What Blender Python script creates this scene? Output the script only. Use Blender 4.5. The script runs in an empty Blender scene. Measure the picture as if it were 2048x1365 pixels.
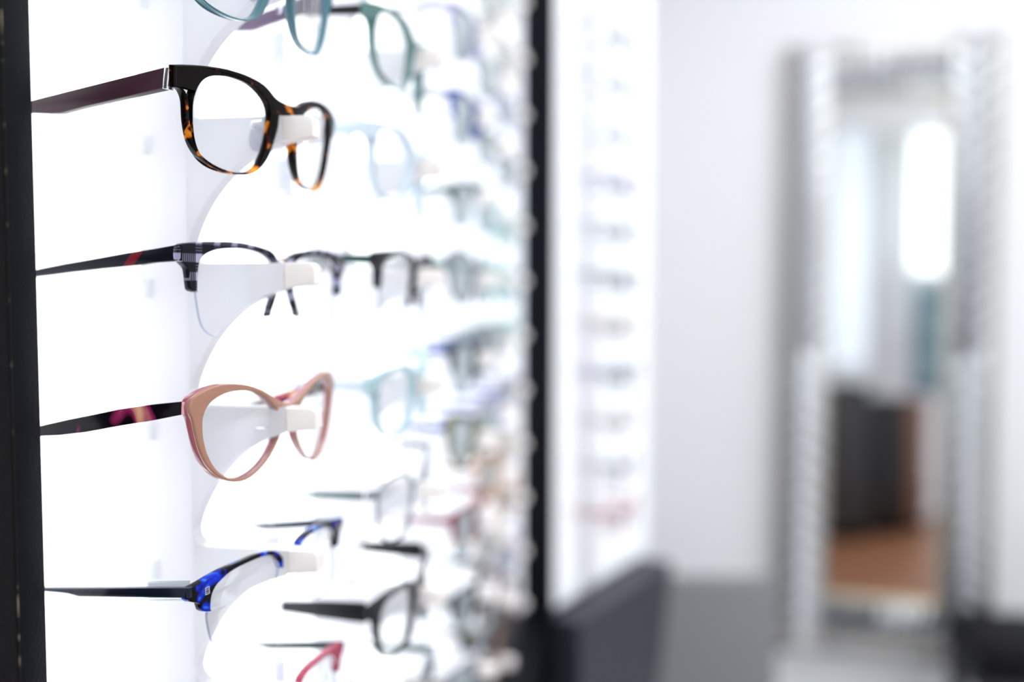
import bpy, bmesh, math, random
import numpy as np
from mathutils import Vector, Matrix

random.seed(7)
SC = bpy.context.scene
COL = SC.collection

# ------------------------------------------------------------------ camera, sky, lights, exposure
F, CX, CY = 2000.0, 1024.0, 682.5            # focal length and centre for the 2048 x 1365 frame
CAMZ = 1.45
PITCH = math.atan((682.5 - 570.0) / F)
cam = bpy.data.cameras.new('camera')
cam_ob = bpy.data.objects.new('camera', cam)
COL.objects.link(cam_ob)
cam_ob.location = (0, 0, CAMZ)
cam_ob.rotation_euler = (math.pi / 2 - PITCH, 0, 0)
cam.sensor_width = 36.0
cam.lens = 36.0 * F / 2048.0
cam.clip_start = 0.01
cam.clip_end = 60
cam.dof.use_dof = True
cam.dof.focus_distance = 0.458
cam.dof.aperture_fstop = 2.15
SC.camera = cam_ob

SC.view_settings.view_transform = 'Standard'
SC.view_settings.look = 'None'
SC.view_settings.exposure = 0.0
SC.view_settings.gamma = 1.0
SC.cycles.use_denoising = True
SC.cycles.max_bounces = 16
SC.cycles.transparent_max_bounces = 48

wd = bpy.data.worlds.new('world')
SC.world = wd
wd.use_nodes = True
wd.node_tree.nodes['Background'].inputs[0].default_value = (0.86, 0.92, 1.0, 1)
wd.node_tree.nodes['Background'].inputs[1].default_value = 0.35


def area_light(name, loc, size, power, color=(1, 1, 1), rot=(0, 0, 0)):
    l = bpy.data.lights.new(name, 'AREA')
    l.shape = 'RECTANGLE'
    l.size, l.size_y = size
    l.energy = power
    l.color = color
    o = bpy.data.objects.new(name, l)
    o.location = loc
    o.rotation_euler = rot
    COL.objects.link(o)
    return o


LIGHT_SPOTS = [(0.95, 0.35), (1.15, 1.65), (1.7, -1.2)]
for i, (lx, ly) in enumerate(LIGHT_SPOTS):
    area_light('ceiling_lamp', (lx, ly, 2.80), (1.3, 1.1), (19, 18, 17)[i], (0.96, 0.98, 1.0), (0, 0, -math.radians(9.2)))

# ------------------------------------------------------------------ frame of reference
TH = math.radians(9.2)                        # the display runs away from the camera along U, and faces N
U = np.array([math.sin(TH), math.cos(TH), 0.0])
N = np.array([math.cos(TH), -math.sin(TH), 0.0])
ZUP = np.array([0, 0, 1.0])
cp, sp = math.cos(PITCH), math.sin(PITCH)
FWD = np.array([0, cp, -sp]); UPV = np.array([0, sp, cp]); RGT = np.array([1.0, 0, 0])
CAM = np.array([0, 0, CAMZ])
BOARD_N = -0.2735                             # face of the lit back panels
MARGIN_N = -0.330
ROW0, PITCH_ROW = 0.0849, 0.0738              # top of the first holder arm above the camera, and the row spacing
COLS_U = [0.488, 0.668, 0.910, 1.122, 1.335]
COLS_D = [0.0, 0.0235, 0.017, 0.000, -0.016]             # how far each bay stands forward


def W(u, n, h):
    return U * u + N * n + ZUP * h + CAM


def ray(x, y):
    return RGT * ((x - CX) / F) + UPV * ((CY - y) / F) + FWD


def at_depth(x, y, d):
    return CAM + ray(x, y) * d


# ------------------------------------------------------------------ mesh helpers
def tag(o, label=None, cat=None, group=None, kind=None):
    if label: o['label'] = label
    if cat: o['category'] = cat
    if group: o['group'] = group
    if kind: o['kind'] = kind
    return o


def empty(name, mat=None, label=None, cat=None, group=None):
    o = bpy.data.objects.new(name, None)
    o.empty_display_size = 0.02
    COL.objects.link(o)
    if mat is not None: o.matrix_world = mat
    return tag(o, label, cat, group)


def link(name, me, mat, parent=None, matrix=None):
    o = bpy.data.objects.new(name, me)
    COL.objects.link(o)
    if mat is not None:
        for m in (mat if isinstance(mat, (list, tuple)) else [mat]):
            if me.materials.find(m.name) < 0:
                me.materials.append(m)
    if parent is not None: o.parent = parent
    if matrix is not None: o.matrix_world = matrix
    return o


def to_mesh(name, bm, smooth=35):
    bmesh.ops.recalc_face_normals(bm, faces=bm.faces[:])
    me = bpy.data.meshes.new(name)
    bm.to_mesh(me)
    bm.free()
    if smooth:
        for p in me.polygons: p.use_smooth = True
        me.set_sharp_from_angle(angle=math.radians(smooth))
    return me


def add_box(bm, x0, x1, y0, y1, z0, z1, bevel=0.0):
    vs = [bm.verts.new((x, y, z)) for x in (x0, x1) for y in (y0, y1) for z in (z0, z1)]
    f = [(0, 1, 3, 2), (4, 6, 7, 5), (0, 4, 5, 1), (2, 3, 7, 6), (0, 2, 6, 4), (1, 5, 7, 3)]
    fs = [bm.faces.new([vs[i] for i in q]) for q in f]
    if bevel:
        es = list({e for q in fs for e in q.edges})
        bmesh.ops.bevel(bm, geom=es, offset=bevel, segments=2, affect='EDGES', profile=0.5)


def box_mesh(name, x0, x1, y0, y1, z0, z1, bevel=0.0):
    bm = bmesh.new()
    add_box(bm, min(x0, x1), max(x0, x1), min(y0, y1), max(y0, y1), min(z0, z1), max(z0, z1), bevel)
    return to_mesh(name, bm)


def add_prism(bm, poly, axis, a0, a1, bevel=0.0):
    """poly: 2-D points; axis 'y' -> poly in (x,z); axis 'x' -> poly in (y,z); axis 'z' -> (x,y)."""
    def P(p, a):
        return {'y': (p[0], a, p[1]), 'x': (a, p[0], p[1]), 'z': (p[0], p[1], a)}[axis]
    A = [bm.verts.new(P(p, a0)) for p in poly]
    B = [bm.verts.new(P(p, a1)) for p in poly]
    n = len(poly)
    caps = [bm.faces.new(A), bm.faces.new(B[::-1])]
    for i in range(n):
        bm.faces.new([A[i], B[i], B[(i + 1) % n], A[(i + 1) % n]])
    if bevel:
        es = list({e for f in caps for e in f.edges})
        bmesh.ops.bevel(bm, geom=es, offset=bevel, segments=2, affect='EDGES', profile=0.5)


def add_tube(bm, pts, r, seg=10, closed=False, squash=1.0):
    pts = [Vector(p) for p in pts]
    n = len(pts)
    rings = []
    for i, p in enumerate(pts):
        a = pts[i - 1] if (i > 0 or closed) else p
        b = pts[(i + 1) % n] if (i < n - 1 or closed) else p
        t = (b - a).normalized()
        ref = Vector((0, 0, 1)) if abs(t.z) < 0.9 else Vector((1, 0, 0))
        s = t.cross(ref).normalized(); w = s.cross(t)
        rr = r[i] if isinstance(r, (list, tuple)) else r
        rings.append([bm.verts.new(p + s * (math.cos(2 * math.pi * k / seg) * rr) + w * (math.sin(2 * math.pi * k / seg) * rr * squash)) for k in range(seg)])
    m = n if closed else n - 1
    for i in range(m):
        A, B = rings[i], rings[(i + 1) % n]
        for k in range(seg):
            bm.faces.new([A[k], A[(k + 1) % seg], B[(k + 1) % seg], B[k]])
    if not closed:
        bm.faces.new(rings[0][::-1]); bm.faces.new(rings[-1])


def chaikin(pts, it=2, closed=True):
    pts = np.asarray(pts, float)
    for _ in range(it):
        if closed:
            q = np.roll(pts, -1, 0)
            pts = np.stack([pts * .75 + q * .25, pts * .25 + q * .75], 1).reshape(-1, 2)
        else:
            a, b = pts[:-1], pts[1:]
            mid = np.stack([a * .75 + b * .25, a * .25 + b * .75], 1).reshape(-1, 2)
            pts = np.vstack([pts[:1], mid[1:-1], pts[-1:]])
    return pts


def filled(name, loops, thick, bevel, z_mid=0.0, bend=None, curve_back=0.0):
    """A plate of the given thickness with holes and rounded edges, bent onto the front's curve z = -x*x/2R."""
    cu = bpy.data.curves.new('outline', 'CURVE')
    cu.dimensions = '2D'
    cu.fill_mode = 'BOTH'
    cu.extrude = max(thick / 2 - bevel, 1e-5)
    cu.bevel_depth = bevel
    cu.bevel_resolution = 2
    cu.offset = -bevel
    for lp in loops:
        s = cu.splines.new('POLY')
        s.points.add(len(lp) - 1)
        for i, p in enumerate(lp): s.points[i].co = (p[0], p[1], 0, 1)
        s.use_cyclic_u = True
    ob = bpy.data.objects.new('outline', cu)
    COL.objects.link(ob)
    dg = bpy.context.evaluated_depsgraph_get()
    me = bpy.data.meshes.new_from_object(ob.evaluated_get(dg), depsgraph=dg)
    bpy.data.objects.remove(ob); bpy.data.curves.remove(cu)
    me.name = name
    bm = bmesh.new(); bm.from_mesh(me)
    bmesh.ops.remove_doubles(bm, verts=bm.verts[:], dist=1e-6)
    for v in bm.verts:
        v.co.z += z_mid
        if bend: v.co.z -= v.co.x ** 2 / (2 * bend)
    bmesh.ops.recalc_face_normals(bm, faces=bm.faces[:])
    bm.to_mesh(me); bm.free()
    for p in me.polygons: p.use_smooth = True
    me.set_sharp_from_angle(angle=math.radians(38))
    me.materials.clear()
    return me


# ------------------------------------------------------------------ materials
MATS = {}


def mat_base(name):
    m = bpy.data.materials.new(name)
    m.use_nodes = True
    b = m.node_tree.nodes['Principled BSDF']
    return m, m.node_tree.nodes, m.node_tree.links, b


def plain(name, color, rough=0.5, metal=0.0, bump=0.0, bscale=200, coat=0.0, trans=0.0, emit=0.0, ecol=None, spec=0.5, vary=0.0, sss=0.0):
    if name in MATS: return MATS[name]
    m, nd, lk, b = mat_base(name)
    b.inputs['Base Color'].default_value = (*color, 1)
    b.inputs['Roughness'].default_value = rough
    b.inputs['Metallic'].default_value = metal
    b.inputs['Coat Weight'].default_value = coat
    b.inputs['Coat Roughness'].default_value = 0.05
    b.inputs['Transmission Weight'].default_value = trans
    b.inputs['Specular IOR Level'].default_value = spec
    if emit:
        b.inputs['Emission Color'].default_value = (*(ecol or color), 1)
        b.inputs['Emission Strength'].default_value = emit
    if bump or vary:
        tc = nd.new('ShaderNodeTexCoord')
        ns = nd.new('ShaderNodeTexNoise')
        ns.inputs['Scale'].default_value = bscale
        ns.inputs['Detail'].default_value = 4
        lk.new(tc.outputs['Object'], ns.inputs['Vector'])
        if bump:
            bp = nd.new('ShaderNodeBump')
            bp.inputs['Strength'].default_value = bump
            bp.inputs['Distance'].default_value = 0.001
            lk.new(ns.outputs['Fac'], bp.inputs['Height'])
            lk.new(bp.outputs['Normal'], b.inputs['Normal'])
        if vary:
            mx = nd.new('ShaderNodeMix'); mx.data_type = 'RGBA'
            mx.inputs[6].default_value = (*[c * (1 - vary) for c in color], 1)
            mx.inputs[7].default_value = (*[min(1, c * (1 + vary)) for c in color], 1)
            lk.new(ns.outputs['Fac'], mx.inputs[0])
            lk.new(mx.outputs[2], b.inputs['Base Color'])
    MATS[name] = m
    return m


def clear(name, tint=(0.97, 0.985, 0.99), gloss=1.0, rough=0.02):
    """clear plastic or lens: lets the view through and mirrors at grazing angles."""
    if name in MATS: return MATS[name]
    m, nd, lk, b = mat_base(name)
    nd.remove(b)
    out = nd['Material Output']
    tr = nd.new('ShaderNodeBsdfTransparent'); tr.inputs[0].default_value = (*tint, 1)
    gl = nd.new('ShaderNodeBsdfGlossy'); gl.inputs['Roughness'].default_value = rough
    fr = nd.new('ShaderNodeFresnel'); fr.inputs[0].default_value = 1.35
    mu = nd.new('ShaderNodeMath'); mu.operation = 'MULTIPLY'; mu.inputs[1].default_value = gloss
    mx = nd.new('ShaderNodeMixShader')
    lk.new(fr.outputs[0], mu.inputs[0]); lk.new(mu.outputs[0], mx.inputs[0])
    lk.new(tr.outputs[0], mx.inputs[1]); lk.new(gl.outputs[0], mx.inputs[2])
    lk.new(mx.outputs[0], out.inputs[0])
    MATS[name] = m
    return m


def ramp(nd, stops, interp='LINEAR'):
    r = nd.new('ShaderNodeValToRGB')
    r.color_ramp.interpolation = interp
    e = r.color_ramp.elements
    while len(e) > 1: e.remove(e[-1])
    e[0].position, e[0].color = stops[0][0], (*stops[0][1], 1)
    for p, c in stops[1:]:
        q = e.new(p); q.color = (*c, 1)
    return r


def marbled(name, stops, scale=(1, 1, 1), nscale=60, detail=2, dist=0.4, rough=0.12, ybias=0.0, interp='LINEAR', offset=(0, 0, 0)):
    """mottled acetate: coloured flecks follow a noise in the frame's own space."""
    if name in MATS: return MATS[name]
    m, nd, lk, b = mat_base(name)
    tc = nd.new('ShaderNodeTexCoord')
    mp = nd.new('ShaderNodeMapping')
    mp.inputs['Scale'].default_value = scale
    mp.inputs['Location'].default_value = offset
    ns = nd.new('ShaderNodeTexNoise')
    ns.inputs['Scale'].default_value = nscale
    ns.inputs['Detail'].default_value = detail
    ns.inputs['Distortion'].default_value = dist
    lk.new(tc.outputs['Object'], mp.inputs[0]); lk.new(mp.outputs[0], ns.inputs['Vector'])
    src = ns.outputs['Fac']
    if ybias:
        sx = nd.new('ShaderNodeSeparateXYZ'); lk.new(tc.outputs['Object'], sx.inputs[0])
        ma = nd.new('ShaderNodeMath'); ma.operation = 'MULTIPLY_ADD'
        ma.inputs[1].default_value = ybias
        lk.new(sx.outputs['Y'], ma.inputs[0]); lk.new(src, ma.inputs[2])
        src = ma.outputs[0]
    r = ramp(nd, stops, interp)
    lk.new(src, r.inputs[0]); lk.new(r.outputs[0], b.inputs['Base Color'])
    b.inputs['Roughness'].default_value = rough
    b.inputs['Coat Weight'].default_value = 0.0
    b.inputs['Specular IOR Level'].default_value = 0.12
    MATS[name] = m
    return m


def math_node(nd, lk, op, a, b=None, c=None):
    n = nd.new('ShaderNodeMath'); n.operation = op
    for i, v in enumerate((a, b, c)):
        if v is None: continue
        if isinstance(v, (int, float)): n.inputs[i].default_value = v
        else: lk.new(v, n.inputs[i])
    return n.outputs[0]


def plaid_mat():
    m, nd, lk, b = mat_base('plaid acetate')
    tc = nd.new('ShaderNodeTexCoord'); sx = nd.new('ShaderNodeSeparateXYZ')
    lk.new(tc.outputs['Object'], sx.inputs[0])
    x, y = sx.outputs['X'], sx.outputs['Y']

    def band(v, period, duty, off=0.0):
        f = math_node(nd, lk, 'FRACT', math_node(nd, lk, 'MULTIPLY_ADD', v, 1.0 / period, off + 10))
        return math_node(nd, lk, 'LESS_THAN', f, duty)
    bx = band(x, 0.0105, 0.34, 0.62)
    by = band(y, 0.0088, 0.46, 0.28)
    fx = band(x, 0.0010, 0.45)
    fy = band(y, 0.0014, 0.45)
    # light where both bands cross, half-tone pin stripes where only one does
    both = math_node(nd, lk, 'MULTIPLY', bx, by)
    one_y = math_node(nd, lk, 'MULTIPLY', math_node(nd, lk, 'MULTIPLY', by, fx), 0.45)
    one_x = math_node(nd, lk, 'MULTIPLY', math_node(nd, lk, 'MULTIPLY', bx, fy), 0.22)
    v = math_node(nd, lk, 'MAXIMUM', both, math_node(nd, lk, 'MAXIMUM', one_y, one_x))
    r = ramp(nd, [(0.0, (0.008, 0.008, 0.014)), (1.0, (0.36, 0.36, 0.50))])
    lk.new(v, r.inputs[0]); lk.new(r.outputs[0], b.inputs['Base Color'])
    b.inputs['Roughness'].default_value = 0.12
    b.inputs['Specular IOR Level'].default_value = 0.12
    return m


def striped_temple_mat():
    m, nd, lk, b = mat_base('black temple with red stripe')
    tc = nd.new('ShaderNodeTexCoord'); sx = nd.new('ShaderNodeSeparateXYZ')
    lk.new(tc.outputs['Object'], sx.inputs[0])
    d = math_node(nd, lk, 'MULTIPLY_ADD', sx.outputs['Y'], -0.9, sx.outputs['Z'])
    d = math_node(nd, lk, 'ABSOLUTE', math_node(nd, lk, 'ADD', d, STRIPE_AT))
    s = math_node(nd, lk, 'LESS_THAN', d, 0.0034)
    r = ramp(nd, [(0.0, (0.006, 0.007, 0.012)), (1.0, (0.16, 0.006, 0.016))])
    lk.new(s, r.inputs[0]); lk.new(r.outputs[0], b.inputs['Base Color'])
    b.inputs['Roughness'].default_value = 0.3
    b.inputs['Specular IOR Level'].default_value = 0.06
    return m


STRIPE_AT = 0.0385

M_BOARD = plain('backlit white acrylic', (0.9, 0.92, 0.95), 0.35, emit=1.8, ecol=(0.95, 0.985, 1.0))
M_BOARD_DIM = plain('lit white acrylic far', (0.9, 0.92, 0.95), 0.35, emit=0.25, ecol=(0.88, 0.93, 1.0))
def glow_plastic():
    m, nd, lk, b = mat_base('white moulded plastic')
    b.inputs['Base Color'].default_value = (0.90, 0.90, 0.93, 1)
    b.inputs['Roughness'].default_value = 0.32
    tl = nd.new('ShaderNodeBsdfTranslucent'); tl.inputs[0].default_value = (0.93, 0.93, 0.96, 1)
    mx = nd.new('ShaderNodeMixShader'); mx.inputs[0].default_value = 0.35
    lk.new(b.outputs[0], mx.inputs[1]); lk.new(tl.outputs[0], mx.inputs[2])
    lk.new(mx.outputs[0], nd['Material Output'].inputs[0])
    return m


M_HOLDER = glow_plastic()
M_REST = plain('cream silicone', (0.86, 0.81, 0.785), 0.5)
M_BLACK = plain('black laminate', (0.0035, 0.0045, 0.007), 0.40, bump=0.3, bscale=900, spec=0.06)
M_BLACK2 = plain('black laminate outer', (0.009, 0.008, 0.0085), 0.55, bump=0.5, bscale=700, spec=0.08)
M_CHIP_DEF = lambda: marbled('chipped laminate edge', [(0.0, (0.01, 0.01, 0.011)), (0.54, (0.012, 0.011, 0.011)), (0.60, (0.16, 0.13, 0.09)), (0.8, (0.3, 0.25, 0.18))], nscale=70, detail=3, rough=0.7)
M_METAL = plain('polished metal', (0.82, 0.80, 0.82), 0.18, metal=1.0)
M_ROSEGOLD = plain('rose gold metal', (0.62, 0.45, 0.36), 0.22, metal=1.0)
M_GOLD = plain('pale gold metal', (0.62, 0.54, 0.30), 0.25, metal=1.0)
M_LENS = clear('clear lens', (0.985, 0.99, 0.995), 0.5)
M_LENS_FAR = clear('coated lens', (0.80, 0.845, 0.85), 0.6)
M_LENSEDGE = clear('lens edge', (0.62, 0.67, 0.76), 0.6)
M_PAD = clear('clear silicone pad', (0.86, 0.87, 0.91), 0.5, 0.15)
M_TORT = marbled('dark tortoiseshell', [(0.0, (0.003, 0.002, 0.002)), (0.612, (0.004, 0.002, 0.0015)), (0.638, (0.07, 0.012, 0.003)), (0.66, (0.55, 0.14, 0.008)), (0.75, (0.90, 0.38, 0.02))],
                 scale=(1, 0.8, 1), nscale=105, detail=2.5, dist=0.7, ybias=-2.6, offset=(0.013, 0.031, 0))
M_BURG = plain('burgundy satin', (0.040, 0.011, 0.021), 0.38, spec=0.25)
M_PLAID = plaid_mat()
M_REDSTRIPE = striped_temple_mat()
M_TAN = plain('tan acetate', (0.38, 0.185, 0.12), 0.16, coat=0.25)
M_ROSE = plain('rose acetate', (0.46, 0.13, 0.17), 0.14, coat=0.5, trans=0.25)
M_PALEPINK = plain('pale pink acetate', (0.80, 0.44, 0.46), 0.25)
M_MARBLE = marbled('black and pink marbled', [(0.0, (0.004, 0.003, 0.006)), (0.60, (0.005, 0.003, 0.006)), (0.65, (0.30, 0.02, 0.10)), (0.72, (0.85, 0.50, 0.28)), (0.85, (0.90, 0.72, 0.45))],
                   scale=(1, 0.6, 1), nscale=42, detail=1.5, dist=0.8, offset=(0.02, 0.0, 0.002))
M_BLUET = marbled('blue tortoiseshell', [(0.0, (0.003, 0.003, 0.005)), (0.525, (0.004, 0.003, 0.006)), (0.565, (0.004, 0.012, 0.30)), (0.63, (0.008, 0.03, 0.55)), (0.70, (0.05, 0.30, 0.55)), (0.78, (0.25, 0.65, 0.70))],
                  scale=(1, 1, 1), nscale=115, detail=1.2, dist=0.7, offset=(0.005, 0.02, 0.0))
M_NAVY = plain('navy core', (0.005, 0.009, 0.024), 0.3, spec=0.2)
M_SHELL = clear('clear acetate', (0.94, 0.955, 0.975), 0.5)
M_TAG = plain('price tag paper', (0.74, 0.76, 0.84), 0.6)
M_TAGINK = plain('price tag print', (0.45, 0.47, 0.55), 0.7)
M_STRING = plain('tag string', (0.8, 0.8, 0.84), 0.7)


def acetate(name, c, rough=0.15, trans=0.0):
    return plain(name, c, rough, trans=trans, spec=0.3)


# ------------------------------------------------------------------ spectacle shapes, half a front each
SHAPES = {
 'tort': dict(s=4.708, o=(320, 110), c0=(1215, 455), pose=(21.245, -7.203, -1.734, 0.508, 0.165),
  outer=[(1215,468),(1180,455),(1120,425),(1080,385),(1040,330),(980,272),(900,225),(800,180),(700,150),(600,125),(500,110),(400,100),(300,93),(200,92),(150,94),(148,96),(148,302),(150,305),(190,310),(225,350),(245,400),(255,450),(260,600),(270,680),(290,790),(330,890),(385,965),(440,1010),(500,1050),(580,1088),(660,1115),(740,1130),(820,1131),(880,1118),(930,1092),(985,1036),(1030,965),(1060,890),(1085,800),(1110,720),(1130,640),(1150,598),(1180,570),(1215,550)],
  inner=[(345,350),(365,300),(400,248),(450,212),(510,196),(580,197),(660,205),(740,228),(820,258),(900,305),(960,365),(1010,430),(1040,500),(1049,560),(1050,620),(1045,700),(1015,850),(985,940),(940,1040),(900,1085),(850,1108),(780,1117),(700,1110),(620,1094),(540,1066),(480,1032),(420,980),(380,920),(350,850),(332,770),(322,690),(318,600),(318,500),(325,420)]),
 'plaid': dict(s=5.389, o=(340, 460), c0=(1245, 350), pose=(25.275, -0.052, -1.322, 0.528, 0.251), half=True,
  outer=[(1080,935),(1100,880),(1130,800),(1160,700),(1185,600),(1200,500),(1205,420),(1195,360),(1165,310),(1130,250),(1080,215),(1000,188),(900,160),(800,140),(700,128),(560,124),(420,125),(300,130),(200,138),(125,152),(108,200),(105,250),(110,320),(150,360),(190,400),(205,430),(215,500),(225,600),(235,655),(298,675)],
  inner=[(300,675),(303,560),(308,470),(315,390),(330,330),(365,280),(420,245),(500,215),(600,203),(700,200),(800,203),(900,220),(1000,250),(1060,285),(1110,330),(1145,390),(1160,460),(1160,540),(1150,640),(1130,720),(1105,800),(1085,870),(1075,935)],
  low=[(1050,990),(1010,1060),(950,1110),(880,1150),(800,1180),(680,1190),(580,1185),(500,1160),(430,1120),(380,1060),(350,980),(330,880),(315,780),(305,700)],
  bridge=[(1195,365),(1245,352)]),
 'pink': dict(s=5.25, o=(340, 730), c0=(1265, 408), pose=(18.898, -4.137, -1.116, 0.521, 0.197),
  outer=[(1265,410),(1200,395),(1140,365),(1080,325),(1000,275),(920,240),(820,212),(720,200),(620,200),(540,212),(440,240),(340,285),(260,335),(225,375),(212,430),(210,480),(220,530),(240,570),(255,620),(268,690),(288,780),(312,880),(352,990),(405,1080),(450,1130),(500,1170),(550,1202),(620,1230),(690,1238),(760,1232),(840,1200),(920,1140),(1000,1050),(1070,950),(1120,860),(1160,760),(1185,660),(1195,600),(1205,570),(1230,540),(1265,512)],
  inner=[(350,690),(348,600),(360,530),(390,450),(440,390),(510,340),(590,300),(680,278),(780,270),(870,278),(940,300),(1010,345),(1080,410),(1130,470),(1160,530),(1166,590),(1162,660),(1142,750),(1110,840),(1060,940),(990,1040),(920,1110),(850,1160),(780,1192),(700,1203),(620,1190),(550,1155),(480,1090),(430,1010),(390,920),(365,820),(352,740)]),
 'blue': dict(s=4.403, o=(340, 1010), c0=(1060, 455), pose=(21.768, 1.18, 1.608, 0.521, 0.232), half=True,
  outer=[(1000,555),(1010,520),(1003,475),(970,430),(930,405),(860,410),(780,430),(680,475),(580,520),(500,560),(430,595),(350,640),(270,690),(170,740),(158,800),(165,856),(270,868),(280,890),(295,945),(362,942)],
  inner=[(364,942),(362,880),(368,820),(382,770),(412,710),(460,660),(520,605),(580,565),(650,530),(740,490),(830,455),(900,445),(940,455),(970,490),(985,530),(990,555)],
  low=[(968,720),(950,850),(920,950),(880,1030),(830,1110),(750,1175),(650,1230),(560,1275),(480,1285),(420,1260),(385,1190),(365,1100),(352,1020),(350,960)],
  bridge=[(1000,480),(1060,458)]),
}


def basis(yaw, tilt, roll):
    X = np.array([math.sin(yaw), math.cos(yaw), 0]); Z = np.array([math.cos(yaw), -math.sin(yaw), 0]); Y = np.array([0, 0, 1.0])
    Z2 = Z * math.cos(tilt) + Y * math.sin(tilt); Y2 = Y * math.cos(tilt) - Z * math.sin(tilt)
    X3 = X * math.cos(roll) + Y2 * math.sin(roll); Y3 = Y2 * math.cos(roll) - X * math.sin(roll)
    return X3, Y3, Z2


def mat_from(B, O):
    X, Y, Z = B
    return Matrix(((X[0], Y[0], Z[0], O[0]), (X[1], Y[1], Z[1], O[1]), (X[2], Y[2], Z[2], O[2]), (0, 0, 0, 1)))


def on_front(px, O, B, R):
    """points of the curved front that lie on the given sight lines, in the front's own (x, y)"""
    X, Y, Z = B
    out = []
    o = CAM - O
    ox, oy, oz = o @ X, o @ Y, o @ Z
    for (x, y) in px:
        d = ray(x, y)
        dx, dy, dz = d @ X, d @ Y, d @ Z
        a = dx * dx / (2 * R); b = dz + ox * dx / R; c = oz + ox * ox / (2 * R)
        q = math.sqrt(max(0, b * b - 4 * a * c))
        t = min(((-b + q) / (2 * a), (-b - q) / (2 * a)), key=lambda t: abs(t - 0.5))
        out.append((ox + t * dx, oy + t * dy))
    return np.array(out)


for k, S in SHAPES.items():
    yaw, tilt, roll, d, R = S['pose']
    S['B'] = basis(math.radians(yaw), math.radians(tilt), math.radians(roll))
    px = lambda L: [(S['o'][0] + x / S['s'], S['o'][1] + y / S['s']) for x, y in L]
    S['O'] = CAM + ray(*px([S['c0']])[0]) * d
    S['R'] = R
    for q in ('outer', 'inner', 'low', 'bridge'):
        if q in S: S[q + '_xy'] = on_front(px(S[q]), S['O'], S['B'], R)
    S['W'] = -S['outer_xy'][:, 0].min()
    # height of the hinge on the front
    w = S['outer_xy']; e = w[w[:, 0] < -S['W'] + 0.004]
    S['hy'] = 0.5 * (e[:, 1].min() + e[:, 1].max())


def mirror(a): return a * np.array([-1, 1])


def front_loops(S):
    """outline loops of the whole front: [outer..., hole, hole] for full rims, two brow pieces for half rims"""
    o = S['outer_xy'].copy()
    if S.get('half'):
        piece = np.vstack([o, S['inner_xy']])
        piece = chaikin(piece, 1)
        return [[piece], [mirror(piece)[::-1]]]
    o[0, 0] = 0; o[-1, 0] = 0
    full = np.vstack([o, mirror(o)[::-1][1:-1]])
    full = chaikin(full, 2)
    inn = chaikin(S['inner_xy'], 2)
    return [[full, inn, mirror(inn)]]


def lens_loop(S):
    if S.get('half'):
        return chaikin(np.vstack([S['inner_xy'], S['low_xy']]), 2)
    return chaikin(S['inner_xy'], 2)


def edge_faces(me, nz=0.6):
    for p in me.polygons:
        p.material_index = 1 if abs(p.normal.z) < nz else 0


def pad_mesh(S, side):
    """a silicone nose pad with its wire arm, standing behind the rim's nose side"""
    R = S['R']
    bm = bmesh.new()
    inn = S['inner_xy']
    yb = inn[:, 1].min(); yt = inn[:, 1].max()
    c = Vector((side * 0.0096, -0.0195, -0.0095))
    mt = Matrix.Translation(c) @ Matrix.Rotation(math.radians(-side * 24), 4, 'Y') @ Matrix.Rotation(math.radians(side * 14), 4, 'Z') @ Matrix.Diagonal((0.0013, 0.0076, 0.0044, 1))
    bmesh.ops.create_uvsphere(bm, u_segments=16, v_segments=10, radius=1.0, matrix=mt)
    return to_mesh('nose_pad', bm, 60)


def pad_arm_mesh(S, side):
    bm = bmesh.new()
    add_tube(bm, [(side * 0.0100, -0.0165, -0.0108), (side * 0.0118, -0.0150, -0.0125), (side * 0.0140, -0.0125, -0.0105), (side * 0.0142, -0.0115, -0.0045)], 0.00045, 8)
    return to_mesh('pad_arm', bm, 60)


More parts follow.
